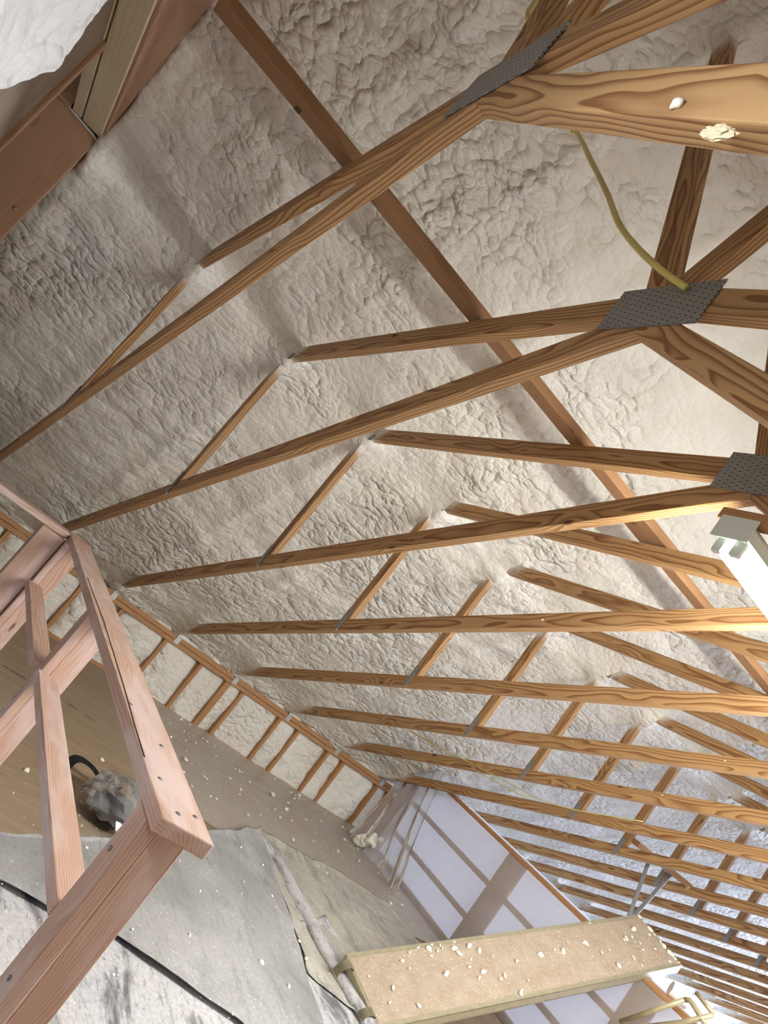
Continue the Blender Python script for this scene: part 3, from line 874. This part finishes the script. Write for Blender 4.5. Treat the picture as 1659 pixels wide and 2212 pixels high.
link('bundle', crumple(0.10, (1.1, 1.0, 0.6), 0.10), M['dark'], bg, Matrix.Translation(bagc+Vector((0.05, 0.0, -0.01))), True)
sp = thing('webbing_strap', (2.15, 1.2, FZ), 'black webbing strap with a plastic buckle curling round the plastic bag', 'strap')
def ribbon(pts, w, t=0.006):
    bm = bmesh.new(); prev = None
    P = spline(pts, 10)
    for i, p in enumerate(P):
        d = (P[min(i+1, len(P)-1)]-P[max(i-1, 0)]).normalized()
        s_ = d.cross(Vector((0.2, 0.1, 0.95))).normalized()*w/2
        c = [bm.verts.new(p-s_), bm.verts.new(p+s_)]
        if prev: bm.faces.new((prev[0], prev[1], c[1], c[0]))
        prev = c
    bmesh.ops.solidify(bm, geom=bm.faces[:], thickness=t)
    return bm
link('webbing', ribbon([(2.28, 1.00, FZ+0.05), (2.16, 1.06, FZ+0.09), (2.12, 1.16, FZ+0.08), (2.16, 1.25, FZ+0.05)], 0.045), M['black'], sp)
link('webbing', ribbon([(2.17, 1.27, FZ+0.06), (2.22, 1.37, FZ+0.06), (2.34, 1.41, FZ+0.05), (2.44, 1.42, FZ+0.03)], 0.035), M['black'], sp)
bk = bmesh.new()
addbox(bk, -0.03, 0.03, -0.022, 0.022, -0.007, 0.007)
for yy in (-0.016, 0.0, 0.016): addbox(bk, 0.03, 0.062, yy-0.005, yy+0.005, -0.006, 0.006)
link('buckle', bk, M['black'], sp, frame((2.13, 1.275, FZ+0.07), (-0.1, 1, 0), (0, 0, 1)))

# ink stamps on the plywood
def stamp(txt, x, y, size):
    c = bpy.data.curves.new('ink_stamp', 'FONT')
    c.body = txt; c.size = size; c.extrude = 0.0003
    c.materials.append(M['ink'])
    o = bpy.data.objects.new('ink_stamp', c); COL.objects.link(o)
    o.parent = floor
    o.matrix_basis = frame((x, y, FZ+0.0012), (0, 1, 0), (0, 0, 1))
    return o
stamp('mulldeLasc', 1.20, 0.735, 0.05)
stamp('[9]', 1.20, 1.17, 0.05)
stamp('(C)', 1.22, 1.29, 0.05)

# ------------------------------------------------------------------ scattered foam flakes
def flakebm(seed, flat):
    bm = bmesh.new()
    bmesh.ops.create_icosphere(bm, subdivisions=2, radius=1.0)
    for v in bm.verts:
        d = v.co.normalized()
        k_ = 1+0.5*N(d*1.6+Vector((seed, 0, 0)))+0.2*N(d*4+Vector((seed, 3, 0)))
        v.co = Vector((d.x*k_, d.y*k_*0.62, d.z*flat*k_))
    return bm
FM = []
for s in range(6):
    bm = flakebm(s*3.7, 0.35+0.08*s)
    me = bpy.data.meshes.new('foam_flake'); bm.to_mesh(me); bm.free()
    me.materials.append(M['flake'])
    for p in me.polygons: p.use_smooth = True
    FM.append(me)
def flake(pos, r, normal, label, group):
    o = bpy.data.objects.new('foam_flake', random.choice(FM)); COL.objects.link(o)
    q = Vector((0, 0, 1)).rotation_difference(Vector(normal)).to_matrix().to_4x4()
    o.matrix_basis = Matrix.Translation(pos) @ q @ Matrix.Rotation(random.uniform(0, 6.28), 4, 'Z') @ Matrix.Scale(r, 4)
    return tag(o, label, 'foam flake', group)
def specks(name, pts, normal, label, rmin, rmax):
    bm = bmesh.new()
    nq = Vector(normal)
    for p in pts:
        r = random.uniform(rmin, rmax)
        m = Matrix.Translation(p) @ Matrix.Rotation(random.uniform(0, 6.28), 4, 'Z') @ Matrix.Diagonal((r, r*0.6, r*0.5, 1))
        bmesh.ops.create_icosphere(bm, subdivisions=1, radius=1.0, matrix=m)
    tag(link(name, bm, M['flake'], None, None, True), label, 'foam crumbs', None, 'stuff')
pn = PM.to_3x3() @ Vector((0, 0, 1))
cl = [(0.55, 0.03), (0.9, 0.3), (0.75, 0.2), (1.5, 0.15), (2.1, 0.2), (2.3, 0.30), (0.12, 0.2)]
for i in range(70):
    if i < 45:
        a, b = random.choice(cl); a += random.gauss(0, 0.16); b = b*wid/0.40+random.gauss(0, 0.06)
    elif i < 58:
        a, b = Lp-random.uniform(0, 0.02), random.uniform(0, wid)
    else:
        a, b = random.uniform(0, Lp), random.uniform(0, wid)
    a = min(Lp-0.01, max(0.01, a)); b = min(wid-0.02, max(0.015, b))
    r = min(0.020, 0.008+random.expovariate(1/0.005))
    flake(PM @ Vector((a, b, 0.005)), r, pn, 'white foam crumb stuck on the leaning scaffold plank', 'foam crumbs on the plank')
specks('foam_specks', [PM @ Vector((random.uniform(0.02, Lp-0.02), random.uniform(0.02, wid-0.02), 0.001)) for _ in range(260)], pn, 'tiny foam specks spread over the leaning scaffold plank', 0.002, 0.005)
for i in range(85):
    y = random.uniform(1.9, 4.35); x = random.uniform(0.15, 1.55) if i % 3 else random.uniform(0.05, 0.6)
    r = min(0.028, 0.007+random.expovariate(1/0.005))
    flake(Vector((x, y, FZ+0.024)), r, (0, 0, 1), 'white foam flake lying on the brownish floor sheet', 'foam flakes on the floor sheet')
specks('foam_specks', [Vector((random.uniform(0.05, 1.7), random.uniform(1.9, 4.4), FZ+0.022)) for _ in range(420)], (0, 0, 1), 'tiny foam specks spread over the brownish floor sheet', 0.002, 0.006)
for i in range(45):
    y = random.uniform(0.75, 2.4); x = random.uniform(max(1.5, 3.1-0.75*(y-0.7)), 4.0)
    r = min(0.02, 0.006+random.expovariate(1/0.004))
    flake(Vector((x, y, FZ+0.045)), r, (0, 0, 1), 'white foam flake lying on the grey drop cloths', 'foam flakes on the drop cloths')
for i in range(12):
    flake(Vector((random.uniform(0.5, 2.4), random.uniform(0.75, 1.9), FZ+0.004)), random.uniform(0.007, 0.016), (0, 0, 1), 'white foam flake lying on the bare plywood', 'foam flakes on the plywood')
specks('foam_specks', [Vector((random.uniform(2.3, 3.9), random.uniform(0.7, 3.2), FZ+0.040)) for _ in range(420)], (0, 0, 1), 'tiny foam specks spread over the drop cloths', 0.002, 0.0055)
# big loose lump of foam by the plastic
ch = bmesh.new()
for (dx, dy, dz_, r) in ((0, 0, 0, 0.055), (0.05, 0.03, 0.03, 0.045), (0.02, 0.07, 0.06, 0.035), (0.04, 0.12, 0.085, 0.022), (-0.01, -0.03, -0.02, 0.035)):
    bmesh.ops.create_icosphere(ch, subdivisions=3, radius=r, matrix=Matrix.Translation((dx, dy, dz_)))
for v in ch.verts: v.co += Vector((N(v.co*22), N(v.co*22+Vector((5, 0, 0))), N(v.co*22+Vector((0, 5, 0)))))*0.034 + v.co.normalized()*0.010*N(v.co*70)
tag(link('foam_chunk', ch, M['flake'], None, Matrix.Translation((0.50, 4.14, FZ+0.085)), True), 'large torn white foam chunk at the foot of the plastic drape', 'foam chunk')

# crumbs stuck to the trusses and the far guard rail
for (x, i, up, rr) in ((5.089, 0, 0.0, 0.011), (2.6, 0, 0.02, 0.006), (3.1, 1, 0.03, 0.005), (3.3, 3, 0.0, 0.006), (3.5, 5, 0.01, 0.005), (2.9, 6, 0.02, 0.006), (2.2, 9, 0.02, 0.016), (2.7, 5, 0.01, 0.005)):
    zz = (ML*x+0.04+up) if x < XC else 1.385
    flake(Vector((x, i*S-0.002, zz)), rr, (0, -1, 0), 'white foam crumb stuck on a roof truss chord', 'foam crumbs on the trusses')
for x in (0.78, 0.83, 0.87, 0.93, 1.5, 2.1):
    flake(Vector((x, 4.48, 0.337)), 0.013, (0, 0, 1), 'white foam crumb on the far guard top rail', 'foam crumbs on the far guard rail')
# torn knot in the edge of the nearest right chord
kb = bmesh.new()
bmesh.ops.create_icosphere(kb, subdivisions=3, radius=1.0)
for v in kb.verts:
    d = v.co.normalized(); k_ = 1+0.45*N(d*2.5)+0.25*N(Vector((d.x*2, d.y*2, d.z*9)))
    v.co = Vector((d.x*0.026*k_, d.y*0.0035*k_, d.z*0.008*k_))
link('torn_knot', kb, M['cream'], tr, frame((5.185, 0.0015, 1.308), (1, 0, MR), (0, 0, 1)))
